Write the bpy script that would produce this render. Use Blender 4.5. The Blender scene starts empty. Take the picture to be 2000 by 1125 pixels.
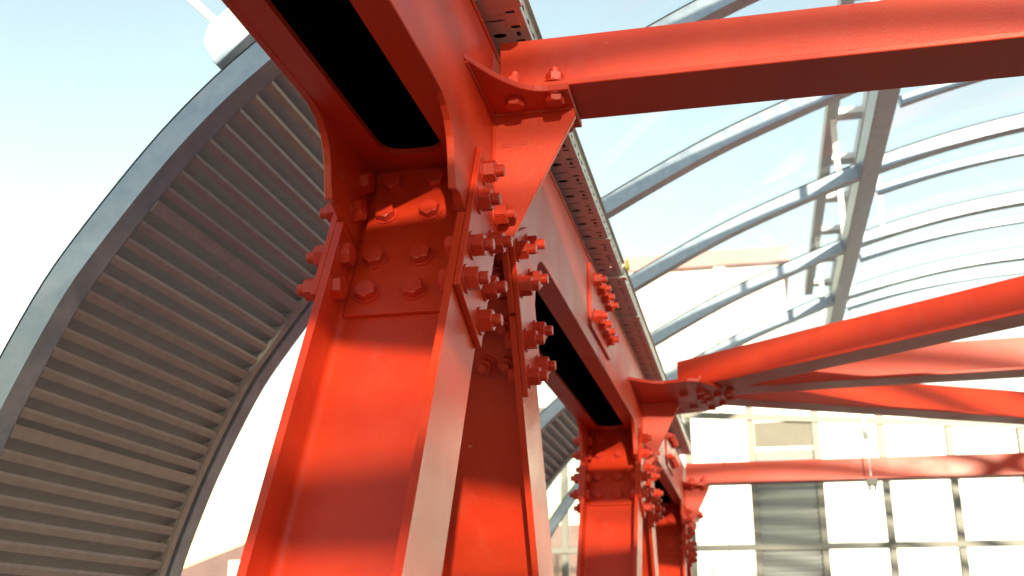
import bpy, math, random
from mathutils import Vector, Matrix
random.seed(7)
R = math.radians
scene = bpy.context.scene

# ------------------------------------------------------------------ camera, sky, sun, exposure
SUN_ELEV, SUN_AZ = 9.25, 16.0          # elevation; azimuth: degrees to the right of straight behind the camera's aisle axis
CAM = Vector((0.0, 0.0, 1.6))
cam_data = bpy.data.cameras.new('camera'); cam = bpy.data.objects.new('camera', cam_data)
scene.collection.objects.link(cam)
cam.location = CAM
cam.rotation_euler = (R(90 + 17.8885), 0, R(12.3487))
cam_data.sensor_width = 36.0; cam_data.lens = 36.0 * 2130.0 / 2000.0
cam_data.clip_start = 0.05; cam_data.clip_end = 3000
cam_data.dof.use_dof = True; cam_data.dof.focus_distance = 2.55; cam_data.dof.aperture_fstop = 4.5
scene.camera = cam

world = bpy.data.worlds.new('World'); scene.world = world; world.use_nodes = True
wn = world.node_tree; wn.nodes.clear()
sky = wn.nodes.new('ShaderNodeTexSky'); sky.sky_type = 'NISHITA'; sky.sun_disc = False
sky.sun_elevation = R(SUN_ELEV); sky.sun_rotation = R(180 - SUN_AZ)
sky.air_density = 1.35; sky.dust_density = 0.0; sky.ozone_density = 0.1
bg = wn.nodes.new('ShaderNodeBackground'); bg.inputs['Strength'].default_value = 0.15
wo = wn.nodes.new('ShaderNodeOutputWorld')
wn.links.new(sky.outputs[0], bg.inputs[0]); wn.links.new(bg.outputs[0], wo.inputs[0])

sun_data = bpy.data.lights.new('sun', 'SUN'); sun_data.energy = 5.0; sun_data.angle = R(0.9)
sun_data.color = (1.0, 0.92, 0.66)
sun = bpy.data.objects.new('sun', sun_data); scene.collection.objects.link(sun)
S = Vector((math.sin(R(SUN_AZ)) * math.cos(R(SUN_ELEV)), -math.cos(R(SUN_AZ)) * math.cos(R(SUN_ELEV)), math.sin(R(SUN_ELEV))))
sun.rotation_euler = S.to_track_quat('Z', 'Y').to_euler()
sun.location = (2, -6, 8)

vs = scene.view_settings
vs.view_transform = 'Standard'; vs.look = 'None'; vs.gamma = 1.0; vs.exposure = 1.34; vs.use_curve_mapping = False
scene.render.engine = 'CYCLES'
scene.cycles.transparent_max_bounces = 24; scene.cycles.max_bounces = 8; scene.cycles.diffuse_bounces = 4
scene.cycles.use_denoising = True

# ------------------------------------------------------------------ materials
def mat(name, base, rough=0.5, metal=0.0, spec=0.5, var=0.0, vscale=4.0, bump=0.0, bscale=120.0, var2=None, coat=0.0, stretch=None, rvar=0.0):
    m = bpy.data.materials.new(name); m.use_nodes = True
    nt = m.node_tree; b = nt.nodes['Principled BSDF']
    b.inputs['Base Color'].default_value = (*base, 1); b.inputs['Roughness'].default_value = rough
    b.inputs['Metallic'].default_value = metal; b.inputs['Specular IOR Level'].default_value = spec
    if coat: b.inputs['Coat Weight'].default_value = coat; b.inputs['Coat Roughness'].default_value = 0.25
    tc = nt.nodes.new('ShaderNodeTexCoord'); mp = nt.nodes.new('ShaderNodeMapping')
    nt.links.new(tc.outputs['Object'], mp.inputs[0])
    if stretch: mp.inputs['Scale'].default_value = stretch
    if var or rvar:
        n = nt.nodes.new('ShaderNodeTexNoise'); n.inputs['Scale'].default_value = vscale; n.inputs['Detail'].default_value = 7
        n.inputs['Roughness'].default_value = 0.62
        nt.links.new(mp.outputs[0], n.inputs['Vector'])
        if var:
            r = nt.nodes.new('ShaderNodeValToRGB')
            c2 = var2 if var2 else tuple(min(1, c * (1 + var)) for c in base)
            r.color_ramp.elements[0].position = 0.38; r.color_ramp.elements[0].color = (*base, 1)
            r.color_ramp.elements[1].position = 0.72; r.color_ramp.elements[1].color = (*c2, 1)
            nt.links.new(n.outputs['Fac'], r.inputs[0]); nt.links.new(r.outputs[0], b.inputs['Base Color'])
        if rvar:
            mr = nt.nodes.new('ShaderNodeMapRange'); mr.inputs[1].default_value = 0.3; mr.inputs[2].default_value = 0.7
            mr.inputs[3].default_value = max(0.05, rough - rvar); mr.inputs[4].default_value = min(1, rough + rvar)
            nt.links.new(n.outputs['Fac'], mr.inputs[0]); nt.links.new(mr.outputs[0], b.inputs['Roughness'])
    if bump:
        n2 = nt.nodes.new('ShaderNodeTexNoise'); n2.inputs['Scale'].default_value = bscale; n2.inputs['Detail'].default_value = 3
        nt.links.new(mp.outputs[0], n2.inputs['Vector'])
        bp = nt.nodes.new('ShaderNodeBump'); bp.inputs['Strength'].default_value = bump; bp.inputs['Distance'].default_value = 0.002
        nt.links.new(n2.outputs['Fac'], bp.inputs['Height']); nt.links.new(bp.outputs[0], b.inputs['Normal'])
    return m

M_RED = mat('red_paint', (0.52, 0.029, 0.008), 0.40, spec=0.43, var=0.3, vscale=3.0, var2=(0.60, 0.045, 0.011), bump=0.25, bscale=160, rvar=0.08)
M_REDB = mat('red_bolt_paint', (0.50, 0.029, 0.008), 0.42, spec=0.5, var=0.3, vscale=9.0, var2=(0.56, 0.035, 0.016), bump=0.3, bscale=300)
def weather(m, chip=(0.62, 0.36, 0.30), dust=(0.50, 0.20, 0.15)):
    nt = m.node_tree; b = nt.nodes['Principled BSDF']; src = b.inputs['Base Color'].links[0].from_socket
    tc = nt.nodes.new('ShaderNodeTexCoord'); mp = nt.nodes.new('ShaderNodeMapping'); mp.inputs['Scale'].default_value = (5, 5, 1.2)
    nt.links.new(tc.outputs['Object'], mp.inputs[0])
    n = nt.nodes.new('ShaderNodeTexNoise'); n.inputs['Scale'].default_value = 3.0; n.inputs['Detail'].default_value = 9; n.inputs['Roughness'].default_value = 0.7
    nt.links.new(mp.outputs[0], n.inputs['Vector'])
    r = nt.nodes.new('ShaderNodeMapRange'); r.inputs[1].default_value = 0.50; r.inputs[2].default_value = 0.80; r.inputs[3].default_value = 0.0; r.inputs[4].default_value = 0.10
    nt.links.new(n.outputs['Fac'], r.inputs[0])
    m1 = nt.nodes.new('ShaderNodeMix'); m1.data_type = 'RGBA'; m1.inputs[7].default_value = (*dust, 1)
    nt.links.new(r.outputs[0], m1.inputs[0]); nt.links.new(src, m1.inputs[6])
    v = nt.nodes.new('ShaderNodeTexNoise'); v.inputs['Scale'].default_value = 34; v.inputs['Detail'].default_value = 4
    nt.links.new(tc.outputs['Object'], v.inputs['Vector'])
    r2 = nt.nodes.new('ShaderNodeMapRange'); r2.inputs[1].default_value = 0.765; r2.inputs[2].default_value = 0.785; r2.inputs[4].default_value = 0.7
    nt.links.new(v.outputs['Fac'], r2.inputs[0])
    m2 = nt.nodes.new('ShaderNodeMix'); m2.data_type = 'RGBA'; m2.inputs[7].default_value = (*chip, 1)
    nt.links.new(r2.outputs[0], m2.inputs[0]); nt.links.new(m1.outputs[2], m2.inputs[6]); nt.links.new(m2.outputs[2], b.inputs['Base Color'])
weather(M_RED)
M_BLACK = mat('slot_shade_black', (0.004, 0.003, 0.003), 0.9, spec=0.1)  # matte black that paints in the shade inside the girder slot
M_GALV = mat('galvanised_steel', (0.30, 0.36, 0.46), 0.42, metal=0.5, var=0.5, vscale=14, var2=(0.44, 0.50, 0.60), bump=0.08, bscale=60, rvar=0.1)
M_LOUV = mat('louvre_steel', (0.36, 0.32, 0.33), 0.5, metal=0.1, var=0.2, vscale=20, var2=(0.43, 0.385, 0.395), bump=0.1, bscale=90)
M_TRAY = mat('tray_zinc', (0.55, 0.55, 0.54), 0.42, metal=0.5, var=0.2, vscale=10)
M_GASK = mat('black_gasket', (0.006, 0.007, 0.009), 0.6)
M_WHITE = mat('white_enamel', (0.8, 0.8, 0.78), 0.4, var=0.05)
M_WALLP = mat('white_render', (0.74, 0.74, 0.72), 0.8, var=0.06, vscale=1.0)
M_PANEL = mat('pale_cladding', (0.72, 0.71, 0.72), 0.6, var=0.06, vscale=1.0)
M_FASC = mat('red_fascia', (0.42, 0.23, 0.23), 0.6, var=0.2, vscale=1.0)
M_BRICK = mat('brown_cladding', (0.15, 0.085, 0.085), 0.7, var=0.3, vscale=2.0)
M_DECK = mat('deck_boards', (0.082, 0.070, 0.072), 0.75, var=0.3, vscale=3.0, stretch=(6, 0.6, 1))
M_GROUND = mat('paving', (0.10, 0.10, 0.10), 0.9, var=0.3, vscale=0.6)
M_DARK = mat('dark_plastic', (0.03, 0.03, 0.032), 0.5)
M_SLAT = mat('grey_slat', (0.46, 0.47, 0.48), 0.5, metal=0.3, var=0.1)
M_MULL = mat('shade_darkened_frame', (0.13, 0.12, 0.11), 0.5, metal=0.2, var=0.15, vscale=3)  # frame colour darkened to stand in for shade on the end wall
M_CANV = mat('beige_sheet', (0.15, 0.135, 0.115), 0.8, var=0.15, vscale=3)
M_BRASS = mat('yellow_green_tag', (0.45, 0.48, 0.10), 0.5)

def glass_mat():
    m = bpy.data.materials.new('roof_glazing'); m.use_nodes = True
    nt = m.node_tree; nt.nodes.clear()
    out = nt.nodes.new('ShaderNodeOutputMaterial')
    tr = nt.nodes.new('ShaderNodeBsdfTransparent'); tr.inputs[0].default_value = (0.98, 0.985, 0.985, 1)
    gl = nt.nodes.new('ShaderNodeBsdfGlossy'); gl.inputs['Roughness'].default_value = 0.04
    fw = nt.nodes.new('ShaderNodeLayerWeight'); fw.inputs['Blend'].default_value = 0.5
    pw = nt.nodes.new('ShaderNodeMath'); pw.operation = 'POWER'; pw.inputs[1].default_value = 4.5
    lw = nt.nodes.new('ShaderNodeMath'); lw.operation = 'MULTIPLY_ADD'; lw.inputs[1].default_value = 0.45; lw.inputs[2].default_value = 0.02
    nt.links.new(fw.outputs['Facing'], pw.inputs[0]); nt.links.new(pw.outputs[0], lw.inputs[0])
    mx = nt.nodes.new('ShaderNodeMixShader')
    nt.links.new(lw.outputs[0], mx.inputs[0]); nt.links.new(tr.outputs[0], mx.inputs[1]); nt.links.new(gl.outputs[0], mx.inputs[2])
    df = nt.nodes.new('ShaderNodeBsdfTranslucent'); df.inputs[0].default_value = (0.75, 0.77, 0.78, 1)
    tc = nt.nodes.new('ShaderNodeTexCoord')
    n = nt.nodes.new('ShaderNodeTexNoise'); n.inputs['Scale'].default_value = 2.2; n.inputs['Detail'].default_value = 8
    nt.links.new(tc.outputs['Object'], n.inputs['Vector'])
    mr = nt.nodes.new('ShaderNodeMapRange'); mr.inputs[1].default_value = 0.3; mr.inputs[2].default_value = 0.75
    mr.inputs[3].default_value = 0.004; mr.inputs[4].default_value = 0.05
    nt.links.new(n.outputs['Fac'], mr.inputs[0])
    mx2 = nt.nodes.new('ShaderNodeMixShader')
    nt.links.new(mr.outputs[0], mx2.inputs[0]); nt.links.new(mx.outputs[0], mx2.inputs[1]); nt.links.new(df.outputs[0], mx2.inputs[2])
    nt.links.new(mx2.outputs[0], out.inputs[0])
    return m
M_GLASS = glass_mat()

# ------------------------------------------------------------------ mesh helpers
COL = scene.collection
def mesh(name, verts, faces, m, bevel=0.0, smooth=False):
    me = bpy.data.meshes.new(name); me.from_pydata([tuple(v) for v in verts], [], faces); me.update()
    import bmesh
    bm = bmesh.new(); bm.from_mesh(me); bmesh.ops.recalc_face_normals(bm, faces=bm.faces)
    if bevel:
        es = [e for e in bm.edges if len(e.link_faces) == 2 and e.calc_face_angle(0) > R(35)]
        bmesh.ops.bevel(bm, geom=es, offset=bevel, segments=1, affect='EDGES', clamp_overlap=True)
    bm.to_mesh(me); bm.free()
    if smooth:
        for p in me.polygons: p.use_smooth = True
        me.set_sharp_from_angle(angle=R(35))
    me.materials.append(m); return me
def link(name, me, parent=None, loc=None, rot=None):
    o = bpy.data.objects.new(name, me); COL.objects.link(o)
    if parent: o.parent = parent
    if loc is not None: o.location = loc
    if rot is not None: o.rotation_euler = rot
    return o
def empty(name, loc, label, cat, group=None):
    o = bpy.data.objects.new(name, None); COL.objects.link(o); o.location = loc; o.empty_display_size = 0.1
    return tag(o, label, cat, group)
def tag(o, label, cat, group=None):
    o['label'] = label; o['category'] = cat; o['kind'] = 'thing'
    if group: o['group'] = group
    return o
def copy_tree(o, parent=None):
    c = o.copy(); COL.objects.link(c); c.parent = parent
    for ch in list(o.children): copy_tree(ch, c)
    return c
X_, Y_, Z_ = Vector((1, 0, 0)), Vector((0, 1, 0)), Vector((0, 0, 1))
def prism(poly, ex, ey, ez, t0, t1, o=Vector((0, 0, 0))):
    n = len(poly)
    v = [o + ex * a + ey * b + ez * t0 for a, b in poly] + [o + ex * a + ey * b + ez * t1 for a, b in poly]
    f = [list(range(n))[::-1], list(range(n, 2 * n))] + [[i, (i + 1) % n, n + (i + 1) % n, n + i] for i in range(n)]
    return v, f
def box(x0, x1, y0, y1, z0, z1):
    return prism([(x0, y0), (x1, y0), (x1, y1), (x0, y1)], X_, Y_, Z_, z0, z1)
def join(*vf):
    V, F = [], []
    for v, f in vf:
        k = len(V); V += list(v); F += [[i + k for i in q] for q in f]
    return V, F
def tube(p0, p1, r, n=12, r1=None):
    p0, p1 = Vector(p0), Vector(p1); d = (p1 - p0).normalized()
    a = d.orthogonal().normalized(); b = d.cross(a); r1 = r if r1 is None else r1
    v = [p0 + (a * math.cos(2 * math.pi * i / n) + b * math.sin(2 * math.pi * i / n)) * r for i in range(n)]
    v += [p1 + (a * math.cos(2 * math.pi * i / n) + b * math.sin(2 * math.pi * i / n)) * r1 for i in range(n)]
    f = [list(range(n))[::-1], list(range(n, 2 * n))] + [[i, (i + 1) % n, n + (i + 1) % n, n + i] for i in range(n)]
    return v, f
def hexhead(Rc, h, z0, sgn):
    """chamfered hexagon standing on z0, growing along sgn*z"""
    v, f = [], []
    ch = 0.0038; ri = Rc * 0.866
    for i in range(6):
        a = math.pi / 3 * i; v.append((Rc * math.cos(a), Rc * math.sin(a), z0))
    for i in range(6):
        a = math.pi / 3 * i; v.append((Rc * math.cos(a), Rc * math.sin(a), z0 + sgn * (h - ch)))
    for i in range(6):
        a = math.pi / 3 * (i + .5); v.append((ri * math.cos(a), ri * math.sin(a), z0 + sgn * h))
    for i in range(6):
        a = math.pi / 3 * i; v.append((ri * .97 * math.cos(a), ri * .97 * math.sin(a), z0 + sgn * h))
    f.append(list(range(6)))
    top = []
    for i in range(6):
        j = (i + 1) % 6
        f.append([i, j, 6 + j, 12 + i, 6 + i])
        f.append([6 + i, 12 + i, 18 + i, 12 + (i - 1) % 6])
        top += [18 + i, 12 + i]
    f.append(top)
    return [Vector(p) for p in v], f
def through_bolt(grip, s=1.0):
    """nut and threaded end on +z (z=0 is the plate face), hexagon head on the far side of the grip"""
    Rc = 0.0240 * s; parts = []
    parts.append(tube((0, 0, -0.001), (0, 0, 0.0042), 0.0285 * s, 20))
    parts.append(hexhead(Rc, 0.024 * s, 0.0042, 1))
    parts.append(tube((0, 0, 0.02), (0, 0, 0.0425 * s), 0.0128 * s, 14))
    parts.append(tube((0, 0, 0.0425 * s), (0, 0, 0.0445 * s), 0.0128 * s, 14, 0.0108 * s))
    parts.append(tube((0, 0, -grip - 0.0042), (0, 0, -grip + 0.001), 0.0285 * s, 20))
    parts.append(hexhead(Rc, 0.0175 * s, -grip - 0.0042, -1))
    parts.append(tube((0, 0, -grip - 0.006), (0, 0, 0.008), 0.0120 * s, 10))
    return mesh('through_bolt', *join(*parts), M_REDB)
def axis_rot(d, spin=0.0):
    return (Vector(d).to_track_quat('Z', 'Y').to_matrix() @ Matrix.Rotation(spin, 3, 'Z')).to_euler()

# ------------------------------------------------------------------ setting: ground, deck
def structure(name, vf, m):
    o = link(name, mesh(name, *vf, m)); o['kind'] = 'structure'; return o
structure('ground', box(-900, 900, -900, 900, -0.6, -0.5), M_GROUND)
dk = structure('walkway_deck', box(-2.6, 7.6, -24, 16, -0.30, -0.004), M_DECK)

# ------------------------------------------------------------------ main girder, nodes, raking columns
XL, XR = -0.91, -0.60            # outer faces of the girder and column flanges
XC = (XL + XR) / 2; HW = 0.155
TF, TW = 0.018, 0.012
PITCH = 3.74; M1 = 2.61
TILT = R(25); SN, CS = math.sin(TILT), math.cos(TILT)
A0 = (-0.525, 2.201)             # point on the front edge of the near column, relative to the node axis
WF = 0.22                        # flange width
def LC(a, c, m=1):               # along / across the column -> (y, z) relative to node; m=-1 mirrors to the far column
    return (m * (A0[0] + a * SN + c * CS), A0[1] + a * CS - c * SN)
ZB, ZT = 2.735, 3.10
JF, JW = 0.372, 0.405            # splice joints of flange and web, measured along the column

def side_profile():
    pts = [(-1.878, ZT), (-1.878, ZB)]
    knee = [(-0.62, 2.735), (-0.575, 2.731), (-0.535, 2.718), (-0.503, 2.697), (-0.482, 2.668), (-0.469, 2.632), (-0.461, 2.59), (-0.452, 2.555)]
    n1 = LC(JF, -0.052); n2 = LC(JF, WF)
    crotch = [(-0.075, 2.585), (-0.045, 2.628), (-0.015, 2.645), (0.015, 2.645), (0.045, 2.628), (0.075, 2.585)]
    pts += knee + [n1, n2] + crotch
    pts += [(-a, b) for a, b in [n2]] + [(-a, b) for a, b in [n1]] + [(-a, b) for a, b in knee[::-1]]
    pts += [(1.858, ZB), (1.858, ZT)]
    return pts
SP = side_profile()
def girder_bottom():
    z0, z1 = ZB + 0.002, ZB + 0.017; a, b = -0.076, 0.079    # slot edges relative to XC
    i = HW - TF + 0.0005
    P = [prism([(-i, -1.876), (a, -1.876), (a, 1.856), (-i, 1.856)], X_, Y_, Z_, z0, z1),
         prism([(b, -1.876), (i, -1.876), (i, 1.856), (b, 1.856)], X_, Y_, Z_, z0, z1),
         prism([(a, -0.27), (b, -0.27), (b, 0.27), (a, 0.27)], X_, Y_, Z_, z0, z1)]
    r = 0.055
    for sx, xe in ((1, a), (-1, b)):
        for sy in (-1, 1):
            pts = [(xe, sy * 0.27)]
            for k in range(8):
                t = math.pi / 2 * k / 7
                pts.append((xe + sx * (r - r * math.cos(t)), sy * (0.27 + r - r * math.sin(t))))
            P.append(prism(pts, X_, Y_, Z_, z0, z1))
    return join(*P)
ME = {}
ME['side_l'] = mesh('side_plate', *prism(SP, Y_, Z_, X_, -HW, -HW + TF), M_RED, bevel=0.0022)
ME['side_r'] = mesh('side_plate', *prism(SP, Y_, Z_, X_, HW - TF, HW), M_RED, bevel=0.0022)
ME['bottom'] = mesh('bottom_plate', *girder_bottom(), M_RED)
ME['top'] = mesh('top_plate', *box(-HW - 0.004, HW + 0.004, -1.877, 1.857, ZT + 0.0005, ZT + 0.014), M_RED, bevel=0.002)
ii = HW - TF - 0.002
ME['shade_sheet'] = mesh('slot_shade_sheet', *join(box(-ii, -ii + .003, -1.87, 1.85, ZB + .019, ZT - .004), box(ii - .003, ii, -1.87, 1.85, ZB + .019, ZT - .004),
                                              box(-ii + .0035, ii - .0035, -1.87, 1.85, ZT - .007, ZT - .004)), M_BLACK)  # black sheets added inside the box, their colour standing in for shade
def web_stub(m):
    iw = HW - TF + 0.0005
    (y0, z0) = LC(JW, WF / 2, m); 
    top = (ZB + 0.001 - z0) / CS
    pts = [(-iw, 0), (iw, 0), (iw, top), (-iw, top)]
    up = Vector((0, m * SN, CS)); nr = Vector((0, m * CS, -SN))
    return prism(pts, X_, up, nr, -TW / 2, TW / 2, Vector((0, y0, z0)))
ME['stub_n'] = mesh('web_stub', *web_stub(1), M_RED); ME['stub_f'] = mesh('web_stub', *web_stub(-1), M_RED)
# bracket carrying the cross beam
YB = -0.09; ZS0, ZS1 = 2.908, 2.925
def shelf_poly():
    x0, x1 = HW, HW + 0.217
    near = []
    for k in range(11):
        t = k / 10.0
        near.append((x0 + t * 0.165, -0.315 + 0.205 * (1 - (1 - t) ** 2.1)))
    near += [(x1, -0.11)]
    return near + [(a, -b) for a, b in near[::-1]]
ME['shelf'] = mesh('bracket_shelf', *prism(shelf_poly(), X_, Y_, Z_, ZS0, ZS1, Vector((0, YB, 0))), M_RED, bevel=0.0018)
gus = [(HW, ZS0), (HW + .215, ZS0), (HW + .217, 2.885), (HW + .048, 2.558), (HW + .02, 2.548), (HW, 2.548)]
ME['gusset'] = mesh('bracket_gusset', *prism(gus, X_, Z_, Y_, -.008, .008, Vector((0, YB, 0))), M_RED, bevel=0.002)
def bead(p0, p1, r=0.0055, step=0.007, seed=1):
    rnd = random.Random(seed); p0, p1 = Vector(p0), Vector(p1); n = max(3, int((p1 - p0).length / step)); d = (p1 - p0) / n
    a = d.normalized().orthogonal().normalized(); b = d.normalized().cross(a); V, F = [], []
    for i in range(n + 1):
        rr = r * rnd.uniform(.82, 1.15)
        for k in range(6):
            t = math.pi / 3 * k; V.append(p0 + d * i + (a * math.cos(t) + b * math.sin(t)) * rr)
    for i in range(n):
        for k in range(6):
            j = (k + 1) % 6; F.append([6 * i + k, 6 * i + j, 6 * i + 6 + j, 6 * i + 6 + k])
    F += [list(range(6))[::-1], list(range(6 * n, 6 * n + 6))]
    return V, F
WELDS = [mesh('weld_bead', *bead((HW + .001, YB - .009, 2.55), (HW + .001, YB - .009, 2.905), seed=1), M_RED, smooth=True),
         mesh('weld_bead', *bead((HW + .004, YB - .009, ZS0 - .001), (HW + .21, YB - .009, ZS0 - .001), seed=2), M_RED, smooth=True),
         mesh('weld_bead', *bead((HW + .001, YB - .30, ZS0 - .001), (HW + .001, YB - .012, ZS0 - .001), seed=3), M_RED, smooth=True)]
def stamp_mesh(txt):
    cu = bpy.data.curves.new('stamp', 'FONT'); cu.body = txt; cu.size = 0.0165; cu.extrude = 0.0006; cu.align_x = 'LEFT'; cu.resolution_u = 2
    ob = bpy.data.objects.new('stamp_tmp', cu); COL.objects.link(ob)
    dg = bpy.context.evaluated_depsgraph_get(); me = bpy.data.meshes.new_from_object(ob.evaluated_get(dg))
    bpy.data.objects.remove(ob); me.name = 'stamped_number'; me.materials.clear(); me.materials.append(M_REDB); return me
GR = [(-.19, 2.868), (-.06, 2.868), (.06, 2.868), (.19, 2.868), (-.19, 3.025), (-.06, 3.025), (.06, 3.025), (.19, 3.025)]
ME['gsplice'] = mesh('splice_plate', *box(0, 0.014, -0.29, 0.29, 2.80, 3.07), M_RED, bevel=0.002)
BOLT = through_bolt(0.033, 1.16); BOLTW = through_bolt(0.036, 1.08); BOLTS = through_bolt(0.032, 1.0)
GIRD_GROUP = 'girder lengths bolted end to end over the columns'
def make_girder(ym, label, bolts=True, fan=False, mirror=False):
    t = empty('box_girder', (XC, ym, 0), label, 'girder', GIRD_GROUP)
    for n, k in (('side_plate', 'side_l'), ('side_plate', 'side_r'), ('bottom_plate', 'bottom'), ('top_plate', 'top'), ('slot_shade_sheet', 'shade_sheet'),
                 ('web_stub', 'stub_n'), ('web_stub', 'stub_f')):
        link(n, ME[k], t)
    if not fan: link('bracket_shelf', ME['shelf'], t)
    gp = link('bracket_gusset', ME['gusset'], t)
    for k, wme in enumerate(WELDS):
        if k == 0 or not fan: link('weld_bead', wme, t)
    if abs(ym - M1) < .01: link('stamped_number', stamp_mesh('020111021'), gp, (HW + .022, YB - .0088, 2.812), (R(90), R(-4), 0))
    sp = link('splice_plate', ME['gsplice'], t, (HW, 1.86, 0))
    if bolts:
        for (y, z) in GR:
            link('bolt', BOLT, sp, (0.0145, y, z), axis_rot((1, 0, 0), random.uniform(0, 1)))
    return t
g0 = make_girder(M1 - PITCH, 'red box girder length overhead, one bay before the large curved louvre', bolts=False)
g1 = make_girder(M1, 'red box girder whose slotted underside runs past the large curved louvre panel')
g2 = make_girder(M1 + PITCH, 'red box girder length with the bracket holding the fan of three beams', fan=True)
g3 = make_girder(M1 + 2 * PITCH, 'red box girder length ending closest to the glazed end wall')
link('end_cap', mesh('end_cap', *box(-HW + TF + .001, HW - TF - .001, 1.842, 1.856, ZB + .02, ZT - .002), M_RED), g3)
# fan shelf on the second node, measured in plan relative to the node
fan = [(HW, -.72), (HW + .05, -.66), (HW + .10, -.61), (HW + .17, -.58), (HW + .30, -.62), (HW + .36, -.60), (HW + .47, -.38), (HW + .475, .06), (HW + .36, .22), (HW + .2, .27), (HW + .09, .33), (HW, .46)]
link('bracket_shelf', mesh('bracket_shelf', *prism(fan, X_, Y_, Z_, ZS0, ZS1), M_RED, bevel=0.0018), g2)

# ---- raking columns
def h_profile():
    h, w, r = HW, WF / 2, 0.02
    q = [(h, w), (h, -w), (h - TF, -w)]
    pts = []
    def arc(cx, cy, a0, a1):
        return [(cx + r * math.cos(a0 + (a1 - a0) * k / 5), cy + r * math.sin(a0 + (a1 - a0) * k / 5)) for k in range(6)]
    tw = TW / 2
    pts += [(-h, -w), (-h + TF, -w)]
    pts += arc(-h + TF + r, -tw - r, math.pi, math.pi / 2)
    pts += arc(h - TF - r, -tw - r, math.pi / 2, 0)
    pts += [(h - TF, -w), (h, -w), (h, w), (h - TF, w)]
    pts += arc(h - TF - r, tw + r, 0, -math.pi / 2)
    pts += arc(-h + TF + r, tw + r, -math.pi / 2, -math.pi)
    pts += [(-h + TF, w), (-h, w)]
    return pts
HP = h_profile()
def column_meshes(m):
    up = Vector((0, m * SN, CS)); nr = Vector((0, m * CS, -SN))     # nr points away from the column's outer edge
    y0, z0 = LC(0, WF / 2, m); o = Vector((0, y0, z0))
    a_bot = -(z0 - 0.03) / CS
    d = {}
    d['shaft'] = mesh('shaft', *prism(HP, X_, nr, up, a_bot, JF - 0.008, o), M_RED, bevel=0.0, smooth=True)
    w = WF / 2
    d['cover_r'] = mesh('cover_plate', *prism([(0.138, -w), (0.59, -w), (0.59, w), (0.138, w)], up, nr, X_, HW + .0005, HW + .0155, o), M_RED, bevel=0.0018)
    d['cover_l'] = mesh('cover_plate', *prism([(0.138, -w), (0.59, -w), (0.59, w), (0.138, w)], up, nr, X_, -HW - .0155, -HW - .0005, o), M_RED, bevel=0.0018)
    iw = HW - TF - 0.012
    d['wtop'] = mesh('web_length', *prism([(-HW + TF + .0005, JF - 0.0075), (HW - TF - .0005, JF - 0.0075), (HW - TF - .0005, JW - .004), (-HW + TF + .0005, JW - .004)], X_, up, nr, -TW / 2, TW / 2, o), M_RED)
    d['wsplice'] = mesh('web_splice_plate', *prism([(-iw, 0.150), (iw, 0.150), (iw, 0.655), (-iw, 0.655)], X_, up, nr, -TW / 2 - .0125, -TW / 2 - .0005, o), M_RED, bevel=0.0018)
    d['base'] = mesh('base_plate', *box(-.22, .22, y0 - m * z0 * SN / CS - .2, y0 - m * z0 * SN / CS + .2, 0.0, 0.03), M_RED, bevel=0.002)
    return d, up, nr, o
COLM = {1: column_meshes(1), -1: column_meshes(-1)}
ROWS = (0.187, 0.290, 0.440, 0.540)
def make_column(ym, m, label, bolts=True):
    d, up, nr, o = COLM[m]
    t = empty('raking_column', (XC, ym, 0), label, 'column', 'raking columns in pairs under the girder')
    link('shaft', d['shaft'], t); link('web_length', d['wtop'], t); link('base_plate', d['base'], t)
    for k, s in (('cover_r', 1), ('cover_l', -1)):
        cp = link('cover_plate', d[k], t)
        if bolts:
            for a in ROWS:
                for c in (-0.072, 0.070):
                    link('bolt', BOLT, cp, o + up * a + nr * c + X_ * s * (HW + .016), axis_rot((s, 0, 0), random.uniform(0, 1)))
    ws = link('web_splice_plate', d['wsplice'], t)
    if bolts:
        for a in (0.213, 0.321, 0.473, 0.582):
            for x in (-0.080, 0.033, 0.1):
                if x == 0.1 and m == 1: continue
                p = o + up * a + X_ * x
                if m == 1:    # heads towards the outer face, nuts behind
                    link('bolt', BOLTW, ws, p + nr * (TW / 2 + .0165 - .004), axis_rot(nr, random.uniform(0, 1)))
                else:
                    link('bolt', BOLTW, ws, p + nr * (TW / 2 + .001), axis_rot(nr, random.uniform(0, 1)))
    return t
make_column(M1, 1, 'red raking column beside the large louvre, its foot set away from the end wall')
make_column(M1, -1, 'red raking column of the pair beside the large louvre, foot set towards the end wall')
make_column(M1 + PITCH, 1, 'red raking column under the fan of beams, its foot set away from the end wall')
make_column(M1 + PITCH, -1, 'red raking column under the fan of beams, its foot set towards the end wall')
make_column(M1 + 2 * PITCH, 1, 'red raking column under the straight beam by the end wall, foot set away from it')
make_column(M1 + 2 * PITCH, -1, 'red raking column under the straight beam by the end wall, foot set towards it')

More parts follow.
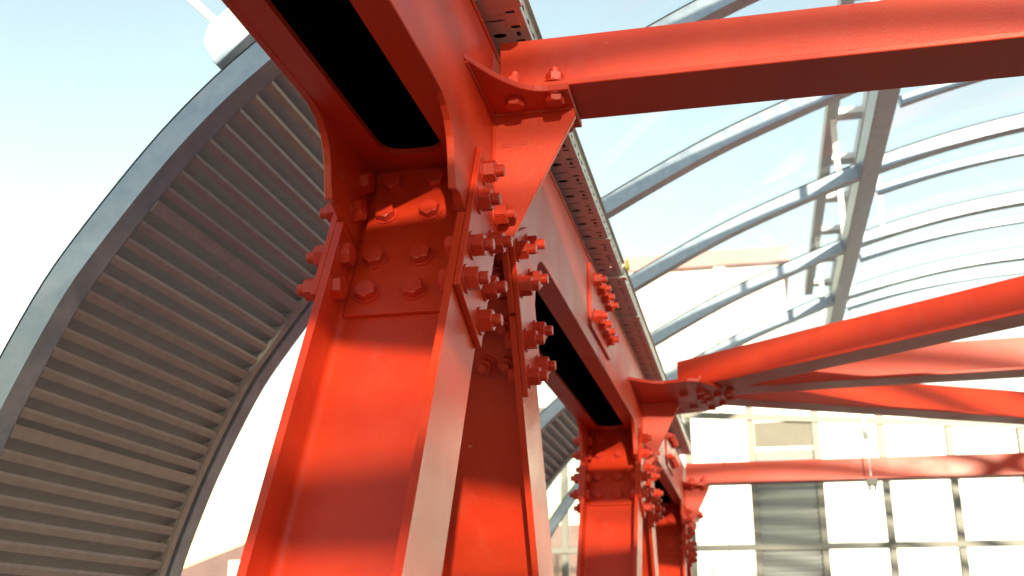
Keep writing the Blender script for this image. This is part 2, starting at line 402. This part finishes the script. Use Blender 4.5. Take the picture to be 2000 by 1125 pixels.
# ------------------------------------------------------------------ cross beams
def tee(L, x0=0.0):
    fl = prism([(x0, -.10), (L, -.10), (L, .10), (x0, .10)], X_, Y_, Z_, 0, .016)
    web = prism([(x0, -.007), (L, -.007), (L, .007), (x0, .007)], X_, Y_, Z_, .0155, .195)
    return mesh('bottom_flange', *fl, M_RED, bevel=0.002), mesh('web', *web, M_RED, bevel=0.002)
def make_beam(x, y, ang, L, label, dz=0.0, bolts=(), webstart=0.0, flstart=0.0):
    t = empty('cross_beam', (x, y, ZS1 + 0.001 + dz), label, 'beam', 'cross beams bolted to the girder brackets'); t.rotation_euler = (0, 0, ang)
    fl = prism([(flstart, -.10), (L, -.10), (L, .10), (flstart, .10)], X_, Y_, Z_, 0, .016)
    web = prism([(webstart, -.007), (L, -.007), (L, .007), (webstart, .007)], X_, Y_, Z_, .0155, .195)
    link('bottom_flange', mesh('bottom_flange', *fl, M_RED, bevel=0.002), t); link('web', mesh('web', *web, M_RED, bevel=0.002), t)
    for (a, b) in bolts:
        link('bolt', BOLTS, t, (a, b, .0165), axis_rot((0, 0, 1), random.uniform(0, 1)))
    return t
B4 = [(0.055, -.078), (0.16, -.078), (0.055, .078), (0.16, .078)]
make_beam(-0.583, M1 + YB, 0, 6.15, 'red cross beam on the stamped bracket, one bay before the fan of beams', bolts=B4)
make_beam(-0.583, M1 + 2 * PITCH + YB, 0, 6.15, 'straight red cross beam in front of the glazed end wall', bolts=B4)
make_beam(-0.583, M1 - PITCH + YB, 0, 6.15, 'red cross beam overhead between two added diagonals, before the large curved louvre')
make_beam(-0.375, 6.158 - 2 * PITCH, math.atan2(-.615, .788), 5.6, 'red diagonal beam added overhead for its shadow, swinging back from the girder', flstart=0.02)  # unseen beam added behind the camera to widen the shadow on the columns
make_beam(-0.36, 6.293 - 2 * PITCH, math.atan2(.483, .8756), 4.6, 'red diagonal beam added overhead for its shadow, swinging forward from the girder', dz=0.006, webstart=.14, flstart=.04)  # second unseen diagonal, added only for the shadow it casts
make_beam(-0.583, M1 - 2 * PITCH + YB, 0, 6.15, 'red cross beam overhead, two bays before the large curved louvre')
angA = math.atan2(-.615, .788); angB = math.atan2(-.069, .9976); angC = math.atan2(.483, .8756)
BF = [(0.10, -.072), (0.22, -.072), (0.10, .072), (0.22, .072)]
make_beam(-0.375, 6.158, angA, 5.6, 'red beam of the fan that swings away from the end wall', dz=0.0, bolts=BF, flstart=0.02)
make_beam(-0.31, 6.141, angB, 5.9, 'middle red beam of the fan, running straight across', dz=0.003, bolts=BF, webstart=0.12, flstart=0.04)
make_beam(-0.36, 6.293, angC, 6.4, 'red beam of the fan that swings towards the end wall', dz=0.006, bolts=BF, webstart=0.14, flstart=0.04)

# ------------------------------------------------------------------ vaulted roof
PR = [(-2.235, 0.0), (-2.232, 0.5), (-2.222, 0.9), (-2.2, 1.2), (-2.165, 1.55), (-2.106, 1.843), (-2.048, 2.024), (-1.985, 2.20), (-1.857, 2.48), (-1.763, 2.631), (-1.597, 2.855),
      (-1.466, 3.006), (-1.289, 3.17), (-.98, 3.395), (-.628, 3.601), (-.229, 3.814), (.064, 3.952), (.498, 4.122), (.786, 4.225), (1.3, 4.37), (1.9, 4.47), (2.5, 4.50)]
PR = PR + [(5.0 - a, b) for a, b in PR[-2::-1]]
def catmull(P, n=4):
    out = []
    for i in range(len(P) - 1):
        p0, p1, p2, p3 = (Vector(P[max(0, i - 1)]), Vector(P[i]), Vector(P[i + 1]), Vector(P[min(len(P) - 1, i + 2)]))
        for k in range(n):
            t = k / n
            out.append(0.5 * ((2 * p1) + (-p0 + p2) * t + (2 * p0 - 5 * p1 + 4 * p2 - p3) * t * t + (-p0 + 3 * p1 - 3 * p2 + p3) * t ** 3))
    out.append(Vector(P[-1])); return out
CV = catmull(PR)
# light smoothing of the measured points
for _ in range(3):
    CV = [CV[0]] + [(CV[i - 1] + CV[i] * 2 + CV[i + 1]) / 4 for i in range(1, len(CV) - 1)] + [CV[-1]]
def normals(P):
    N = []
    for i in range(len(P)):
        d = (P[min(len(P) - 1, i + 1)] - P[max(0, i - 1)]).normalized(); N.append(Vector((-d.y, d.x)))
    return N
NV = normals(CV)            # points outwards (left / up) 
def sweep(i0, i1, n0, n1, y0, y1):
    """solid following the vault profile between sample i0..i1, offsets n0..n1 outward, from y0 to y1"""
    v, f = [], []
    for i in range(i0, i1 + 1):
        for off in (n0, n1):
            p = CV[i] + NV[i] * off
            v += [Vector((p.x, y0, p.y)), Vector((p.x, y1, p.y))]
    n = i1 - i0
    for k in range(n):
        a, b = 4 * k, 4 * k + 4
        f += [[a, a + 1, b + 1, b], [a + 2, b + 2, b + 3, a + 3], [a, b, b + 2, a + 2], [a + 1, a + 3, b + 3, b + 1]]
    f += [[0, 2, 3, 1], [4 * n, 4 * n + 1, 4 * n + 3, 4 * n + 2]]
    return v, f
def idx_x(x, left=True):
    h = len(CV) // 2; rng = range(0, h + 1) if left else range(h, len(CV))
    return min(rng, key=lambda i: abs(CV[i].x - x))
NC = len(CV) - 1
RIB = [2.56, 3.765, 5.0, 6.24, 7.56, 8.85, 10.06]
RIBS = [2.56 - 1.245 * k for k in range(18, 0, -1)] + RIB
roof = empty('glazed_vault', (2.5, 0, 0), 'curved galvanised and glass vault arching over the red frames', 'roof')
def rp(name, vf, m, parent=roof, bevel=0.0, smooth=False):
    v, f = vf
    me = mesh(name, [Vector(p) - Vector((2.5, 0, 0)) for p in v], f, m, bevel, smooth)
    return link(name, me, parent)
RH, RW = 0.079, 0.08
rib_me = mesh('rib', [Vector(p) - Vector((2.5, 0, 0)) for p in sweep(0, NC, 0, RH, 0, RW)[0]], sweep(0, NC, 0, RH, 0, RW)[1], M_GALV, smooth=True)
gsk_me = mesh('gasket', [Vector(p) - Vector((2.5, 0, 0)) for p in sweep(0, NC, RH + .0005, RH + .0095, .004, RW - .004)[0]], sweep(0, NC, RH + .0005, RH + .0095, .004, RW - .004)[1], M_GASK, smooth=True)
for y in RIBS:
    r = link('rib', rib_me, roof, (0, y, 0)); link('gasket', gsk_me, r)
iP, iQ = idx_x(0.81), idx_x(4.19, False)
for ic in (iP, iQ):
    p, n = CV[ic], NV[ic]; t = Vector((n.y, -n.x))
    v = [p + t * a + n * b for a, b in ((-.062, -.004), (.062, -.004), (.062, RH - .002), (-.062, RH - .002))]
    rp('purlin', prism([(q.x, q.y) for q in v], X_, Z_, Y_, RIBS[0], RIB[-1] + RW), M_GALV, bevel=0.003)
LOUV_BAYS = (2.56, 7.56)
LTOP = idx_x(-0.80)
for a, b in zip(RIBS[:-1], RIBS[1:]):
    y0, y1 = a + 0.012, b + RW - 0.012 - 0.06
    lo = LTOP + 1 if a in LOUV_BAYS else 0
    for s0, s1 in ((lo, iP), (iP, iQ), (iQ, NC)):
        rp('pane', sweep(s0, s1, RH + .0105, RH + .0165, a + RW / 2 + .004, b + RW / 2 - .004), M_GLASS, smooth=True)
# secondary glazing bars on the crown, on the far side of the purlin
for a in RIB[2:6]:
    rp('glazing_bar', sweep(iP + 1, iQ - 1, .03, RH, a + .50, a + .545), M_GALV, smooth=True)

# curved louvre panels set between two ribs
def make_louvre(yr, y_end, label, group):
    t = empty('louvre_panel', (-2.2, (yr + y_end) / 2, 0), label, 'louvre', group)
    off = Vector((-2.2, (yr + y_end) / 2, 0))
    def lp(name, vf, m=M_LOUV, bevel=0, parent=t, smooth=False):
        return link(name, mesh(name, [Vector(p) - off for p in vf[0]], vf[1], m, bevel, smooth), parent)
    y0, y1 = yr + RW + .002, y_end - .042
    lp('end_rail', sweep(0, LTOP, -0.007, 0.010, y1 - .036, y1), smooth=True)
    lp('groove_strip', sweep(0, LTOP, 0.045, 0.052, y1 - .001, y_end - .001), smooth=True)
    lp('end_rail', sweep(0, LTOP, 0.020, 0.072, y1 - .012, y1 - .002), smooth=True)
    lp('end_rail', sweep(0, LTOP, 0.010, 0.060, y0, y0 + .006), smooth=True)
    # arc length table
    S_ = [0.0]
    for i in range(1, LTOP + 1): S_.append(S_[-1] + (CV[i] - CV[i - 1]).length)
    def at(s):
        for i in range(1, LTOP + 1):
            if S_[i] >= s:
                k = (s - S_[i - 1]) / (S_[i] - S_[i - 1]); p = CV[i - 1].lerp(CV[i], k); n = NV[i - 1].lerp(NV[i], k).normalized()
                return p, n, Vector((n.y, -n.x))
        return CV[LTOP], NV[LTOP], Vector((NV[LTOP].y, -NV[LTOP].x))
    def s_of_z(z):
        return min((abs(CV[i].y - z), S_[i]) for i in range(LTOP + 1))[1]
    d1, d2 = s_of_z(2.775), s_of_z(2.175)
    step = (d1 - d2) / 12.0
    divs = []
    s = d1
    while s < S_[-1]: divs.append(s); s += 12 * step
    s = d2
    while s > 0: divs.append(s); s -= 12 * step
    # sheet folded into a shallow S: lip on the room side, blade falling to the outside
    sec = [(0.032, 0.008), (0.024, 0.002), (0.005, 0.005), (-0.004, 0.020), (-0.022, 0.042), (-0.060, 0.062)]
    for dv in divs:
        p, n, tg = at(dv)
        q = [p + tg * a + n * b for a, b in ((-.019, -.005), (.019, -.005), (.019, .005), (-.019, .005))]
        lp('divider_bar', prism([(c.x, c.y) for c in q], X_, Z_, Y_, y0, y1 - .03), bevel=.001)
        for k in range(1, 13):
            ss = dv + (k - .5) * step + 0.006
            if ss > S_[-1] - .03: break
            p, n, tg = at(ss)
            pts = [p + tg * a + n * b for a, b in sec]; th = .0022
            low = []
            for i, c in enumerate(pts):
                d = (pts[min(len(pts) - 1, i + 1)] - pts[max(0, i - 1)]).normalized(); low.append(c + Vector((-d.y, d.x)) * th)
            ys = (y0 + .004, y1 - .037)
            v = []
            for i in range(len(pts)):
                cut = .0125 if i < 3 else -.010   # blade end butts against and under the rail
                for c in (pts[i], low[i]): v += [Vector((c.x, ys[0], c.y)), Vector((c.x, ys[1] + .012 - cut, c.y))]
            f = []
            for i in range(len(pts) - 1):
                a, b = 4 * i, 4 * i + 4
                f += [[a, a + 1, b + 1, b], [a + 2, b + 2, b + 3, a + 3], [a, b, b + 2, a + 2], [a + 1, a + 3, b + 3, b + 1]]
            e = 4 * (len(pts) - 1); f += [[0, 2, 3, 1], [e, e + 1, e + 3, e + 2]]
            lp('blade', (v, f), smooth=True)
    return t
make_louvre(2.56, 3.765, 'large curved grey louvre panel below the white roof lamp', 'curved louvre panels in the vault')
make_louvre(7.56, 8.85, 'curved grey louvre panel beside the columns under the fan of beams', 'curved louvre panels in the vault')

# ------------------------------------------------------------------ cable trays along the girder
def tray_mesh(L):
    """perforated channel: underside at z=0, x from 0 (right) to -w; real holes"""
    w, per = 0.150, 0.143
    n = int(L / per); V, F = [], []
    def quad(x0, x1, y0, y1):
        k = len(V); V.extend([Vector((x0, y0, 0)), Vector((x1, y0, 0)), Vector((x1, y1, 0)), Vector((x0, y1, 0))]); F.append([k, k + 1, k + 2, k + 3])
    def hole(x0, x1, y0, y1, cx, cy, rx, ry, sides):
        k = len(V); ring = []
        rect = []
        for i in range(sides):
            a = 2 * math.pi * (i + .5) / sides
            c, s = math.cos(a), math.sin(a)
            sx = (x1 - cx) if c > 0 else (cx - x0); sy = (y1 - cy) if s > 0 else (cy - y0)
            m_ = min(sx / max(1e-6, abs(c)), sy / max(1e-6, abs(s)))
            px, py = cx + c * m_, cy + s * m_
            rect.append((px, py)); ring.append((cx + rx * max(-1, min(1, c * 1.25)), cy + ry * max(-1, min(1, s * 1.25))) if sides == 8 else (cx + rx * c, cy + ry * s))
        for p in rect + ring: V.append(Vector((*p, 0)))
        for i in range(sides):
            j = (i + 1) % sides
            q = [k + i, k + j, k + sides + j, k + sides + i]
            # corner fill
            (ax, ay), (bx, by) = rect[i], rect[j]
            if abs(ax - bx) > 1e-6 and abs(ay - by) > 1e-6:
                cxn = x1 if max(ax, bx) > x1 - 1e-6 else x0; cyn = y1 if max(ay, by) > y1 - 1e-6 else y0
                V.append(Vector((cxn, cyn, 0))); q.insert(1, len(V) - 1)
            F.append(q)
    for i in range(n):
        y = i * per
        quad(-w, -.112, y, y + per)
        hole(-.112, -.048, y, y + .085, -.080, y + .045, .019, .011, 16)
        hole(-.112, -.048, y + .085, y + per, -.076, y + .114, .028, .004, 8)
        quad(-.048, -.040, y, y + per)
        hole(-.040, -.016, y, y + .085, -.028, y + .045, .0055, .012, 8); quad(-.040, -.016, y + .085, y + per)
        quad(-.016, 0, y, y + per)
    k = len(V)
    # upright lip with slots
    def vq(z0, z1, y0, y1):
        k = len(V); V.extend([Vector((0, y0, z0)), Vector((0, y1, z0)), Vector((0, y1, z1)), Vector((0, y0, z1))]); F.append([k, k + 1, k + 2, k + 3])
    for i in range(n):
        y = i * per
        vq(0, .022, y, y + per); vq(.034, .058, y, y + per)
        vq(.022, .034, y, y + .02); vq(.022, .034, y + .05, y + .092); vq(.022, .034, y + .122, y + per)
    LL = n * per
    k = len(V); V.extend([Vector((0, 0, .058)), Vector((.012, 0, .058)), Vector((.012, LL, .058)), Vector((0, LL, .058))]); F.append([k, k + 1, k + 2, k + 3])
    k = len(V); V.extend([Vector((-w, 0, 0)), Vector((-w, LL, 0)), Vector((-w, LL, .058)), Vector((-w, 0, .058))]); F.append([k, k + 1, k + 2, k + 3])
    import bmesh
    me = bpy.data.meshes.new('tray_channel'); me.from_pydata([tuple(v) for v in V], [], F); me.update()
    bm = bmesh.new(); bm.from_mesh(me); bmesh.ops.remove_doubles(bm, verts=bm.verts, dist=1e-5); bmesh.ops.solidify(bm, geom=list(bm.faces), thickness=-0.0012)
    bm.to_mesh(me); bm.free()
    me.materials.append(M_TRAY); return me, LL
TX, TZ = -0.505, 3.148
def make_tray(y0, L, label):
    t = empty('cable_tray', (TX, y0, TZ), label, 'cable tray', 'cable tray lengths along the girder')
    me, LL = tray_mesh(L); link('tray_channel', me, t)
    link('tray_lid', mesh('tray_lid', *box(-.148, -.002, 0.0, LL, .050, .0515), M_DARK), t)
    rnd = random.Random(3)
    for k in range(5):
        link('cable', mesh('cable', *tube((-.13 + .025 * k, 0.0, .016), (-.13 + .025 * k, LL, .016), .0085, 8), M_DARK, smooth=True), t)
    for yy in (0.6, LL - 0.5):
        link('tray_support', mesh('tray_support', *join(box(-.16, .008, yy, yy + .03, -.006, -.0015), box(-.16, -.10, yy, yy + .03, -.034, -.0065)), M_TRAY), t)
    return t, LL
ta, LA = make_tray(4.62 - 0.143 * 44, 0.143 * 44 + .001, 'perforated zinc cable tray length passing the stamped bracket above the girder')
tb, LB = make_tray(4.66, 0.143 * 35 + .001, 'perforated zinc cable tray length over the fan bracket, towards the end wall')
link('joint_plate', mesh('joint_plate', *box(-.15, .016, LA - .012, LA + .028, -.012, -.002), M_TRAY), ta)
link('joint_plate', mesh('joint_plate', *prism([(-.20, -.02), (.01, -.06), (.012, .01), (-.20, .06)], X_, Y_, Z_, -.014, -.002, Vector((0, 2.36 - (4.62 - .143 * 44), 0))), M_TRAY), ta)
link('earth_clamp', mesh('earth_clamp', *join(tube((.016, LA - .03, .03), (.034, LA - .03, .03), .014, 12), tube((.025, LA - .03, .03), (.025, LA - .03, .062), .006, 8)), M_BRASS), ta)

# ------------------------------------------------------------------ lamp base on the outside of the vault
lam = empty('roof_lamp', (-1.47, 2.66, 3.27), 'white lamp housing with a slim pole on top of the louvred rib', 'lamp')
tg = Vector((0.72, 0, 0.69)); nn = Vector((-0.69, 0, 0.72))
def lpart(name, vf, m, bevel=0): return link(name, mesh(name, [Vector(p) - lam.location for p in vf[0]], vf[1], m, bevel), lam)
bo = Vector((-1.405, 2.60, 3.305))
lpart('mounting_bar', prism([(-.105, .0), (.25, .0), (.25, .022), (-.105, .022)], tg, nn, Y_, 0, .12, bo - nn * .03), M_GALV, .002)
lpart('housing', prism([(-.10, .022), (.25, .022), (.25, .125), (-.04, .135), (-.085, .10)], tg, nn, Y_, .005, .13, bo - nn * .028), M_WHITE, .008)
lpart('pole', tube((-1.462, 2.61, 3.345), (-2.02, 2.74, 3.92), .013, 14), M_WHITE)

# ------------------------------------------------------------------ ladder rack above the vault
lr = empty('ladder_rack', (0.8, 6, 5.3), 'pale grey ladder rack lying along the top of the vault', 'cable ladder')
def lrp(name, vf): return link(name, mesh(name, [Vector(p) - lr.location for p in vf[0]], vf[1], M_PANEL, .002), lr)
for x, w in ((.71, .08), (.97, .13)): lrp('side_rail', box(x, x + w, 4.0, 12.0, 5.25, 5.36))
for k in range(10): lrp('rung', box(.79, .97, 4.3 + k * .82, 4.42 + k * .82, 5.28, 5.33))
for y in (5.04, 7.6, 10.1):
    for x in (.73, .99): lrp('post', box(x + .005, x + .045, y - .02, y + .02, 4.30, 5.25))

wb = empty('white_building', (12, 40, -.5), 'white building across the way filling the end wall panes', 'building')
def wbp(name, vf, m): return link(name, mesh(name, [Vector(p) - wb.location for p in vf[0]], vf[1], m), wb)
wbp('wall', box(-3.5, 30, 40, 52, -.5, 9.6), M_WALLP)
wbp('parapet', box(-3.6, 30.1, 39.9, 52.1, 9.6, 9.85), M_WALLP)
# ------------------------------------------------------------------ glazed end wall
YW = 15.0
ew = empty('end_wall', (1.7, YW, 0), 'glazed end wall with thin grey mullions behind the cross beams', 'wall')
def ewp(name, vf, m, parent=ew, bevel=0): return link(name, mesh(name, [Vector(p) - Vector((1.7, YW, 0)) for p in vf[0]], vf[1], m, bevel), parent)
MX = [-3.4, -2.54, -1.68, -.82, .02, .87, 1.70, 2.54, 3.41, 4.28, 5.15, 6.02, 6.89]
def ztop(x): return 4.50 - (x + .42) * .073
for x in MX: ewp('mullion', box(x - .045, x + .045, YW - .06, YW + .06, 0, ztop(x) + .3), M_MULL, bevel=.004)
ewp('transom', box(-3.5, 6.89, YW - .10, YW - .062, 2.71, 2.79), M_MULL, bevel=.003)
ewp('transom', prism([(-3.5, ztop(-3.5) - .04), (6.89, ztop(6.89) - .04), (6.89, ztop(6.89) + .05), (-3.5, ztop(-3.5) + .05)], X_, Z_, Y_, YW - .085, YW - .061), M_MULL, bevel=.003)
for x0, x1 in zip(MX[:-1], MX[1:]):
    if abs(x0 - .02) < .01: continue
    zt = min(ztop(x0), ztop(x1)) - .045
    ewp('pane', box(x0 + .05, x1 - .05, YW - .008, YW + .008, 2.80, zt), M_GLASS)
    ewp('pane', box(x0 + .05, x1 - .05, YW - .008, YW + .008, .1, 2.70), M_GLASS)
wl = empty('wall_louvre', (.445, YW - .02, 0), 'upright grey slatted louvre strip between two end wall mullions', 'louvre')
for k in range(62):
    z = 0.3 + k * .0655
    if z > 3.98: break
    v, f = prism([(-.022, .045), (-.018, .048), (.03, -.005), (.026, -.008)], Y_, Z_, X_, -.375, .375, Vector((0, 0, z)))
    link('slat', mesh('slat', v, f, M_SLAT), wl)
link('back_panel', mesh('back_panel', *box(-.38, .38, .06, .075, .2, 4.0), M_SLAT), wl)
link('cover_sheet', mesh('cover_sheet', *box(-.375, .375, -.012, .0, 4.06, 4.40), M_CANV, bevel=.004), wl)

# pendant lamp at the far cross beam
pl = empty('pendant_lamp', (1.0, 9.86, 3.46), 'slim white hanging lamp by the straight cross beam', 'lamp')
def plp(name, vf, m): return link(name, mesh(name, [Vector(p) - pl.location for p in vf[0]], vf[1], m), pl)
plp('tube', tube((.985, 9.86, 3.46), (.99, 9.86, 3.26), .024, 12), M_WHITE)
plp('rod', tube((.99, 9.86, 3.26), (1.0, 9.86, 2.94), .006, 8), M_WHITE)
plp('clamp', join(box(.96, 1.05, 9.83, 9.9, 2.862, 2.915), box(.975, .99, 9.83, 9.9, 2.82, 2.861), box(1.02, 1.035, 9.83, 9.9, 2.82, 2.861)), M_DARK)

# ------------------------------------------------------------------ buildings outside
pb = empty('pale_building', (3, 24, -.5), 'pale building with a dull red roof fascia seen through the vault glazing', 'building')
def pbp(name, vf, m): return link(name, mesh(name, [Vector(p) - pb.location for p in vf[0]], vf[1], m), pb)
pbp('wall', box(-3.6, 1.0, 24.2, 34, -.5, 9.75), M_PANEL)
pbp('fascia', box(-3.8, 1.15, 24.0, 34.2, 9.75, 10.1), M_FASC)
for k in range(2):
    x = -2.45 + 2.03 * k
    pbp('pilaster', box(x - .13, x + .13, 24.08, 24.2, -.5, 9.74), M_WALLP)
rb = empty('brown_building', (-12.5, 24, -.5), 'low reddish brown building beyond the louvred side', 'building')
def rbp(name, vf, m): return link(name, mesh(name, [Vector(p) - rb.location for p in vf[0]], vf[1], m), rb)
rbp('wall', prism([(-16, -.5), (-3.65, -.5), (-3.65, 4.0), (-11.0, 3.95), (-13.1, 3.2), (-16, 3.1)], X_, Z_, Y_, 24, 32), M_BRICK)
rbp('window', box(-11.95, -11.45, 23.96, 23.99, 1.6, 3.35), M_WALLP)
rbp('window', box(-11.3, -11.05, 23.96, 23.99, 1.6, 3.5), M_PANEL)
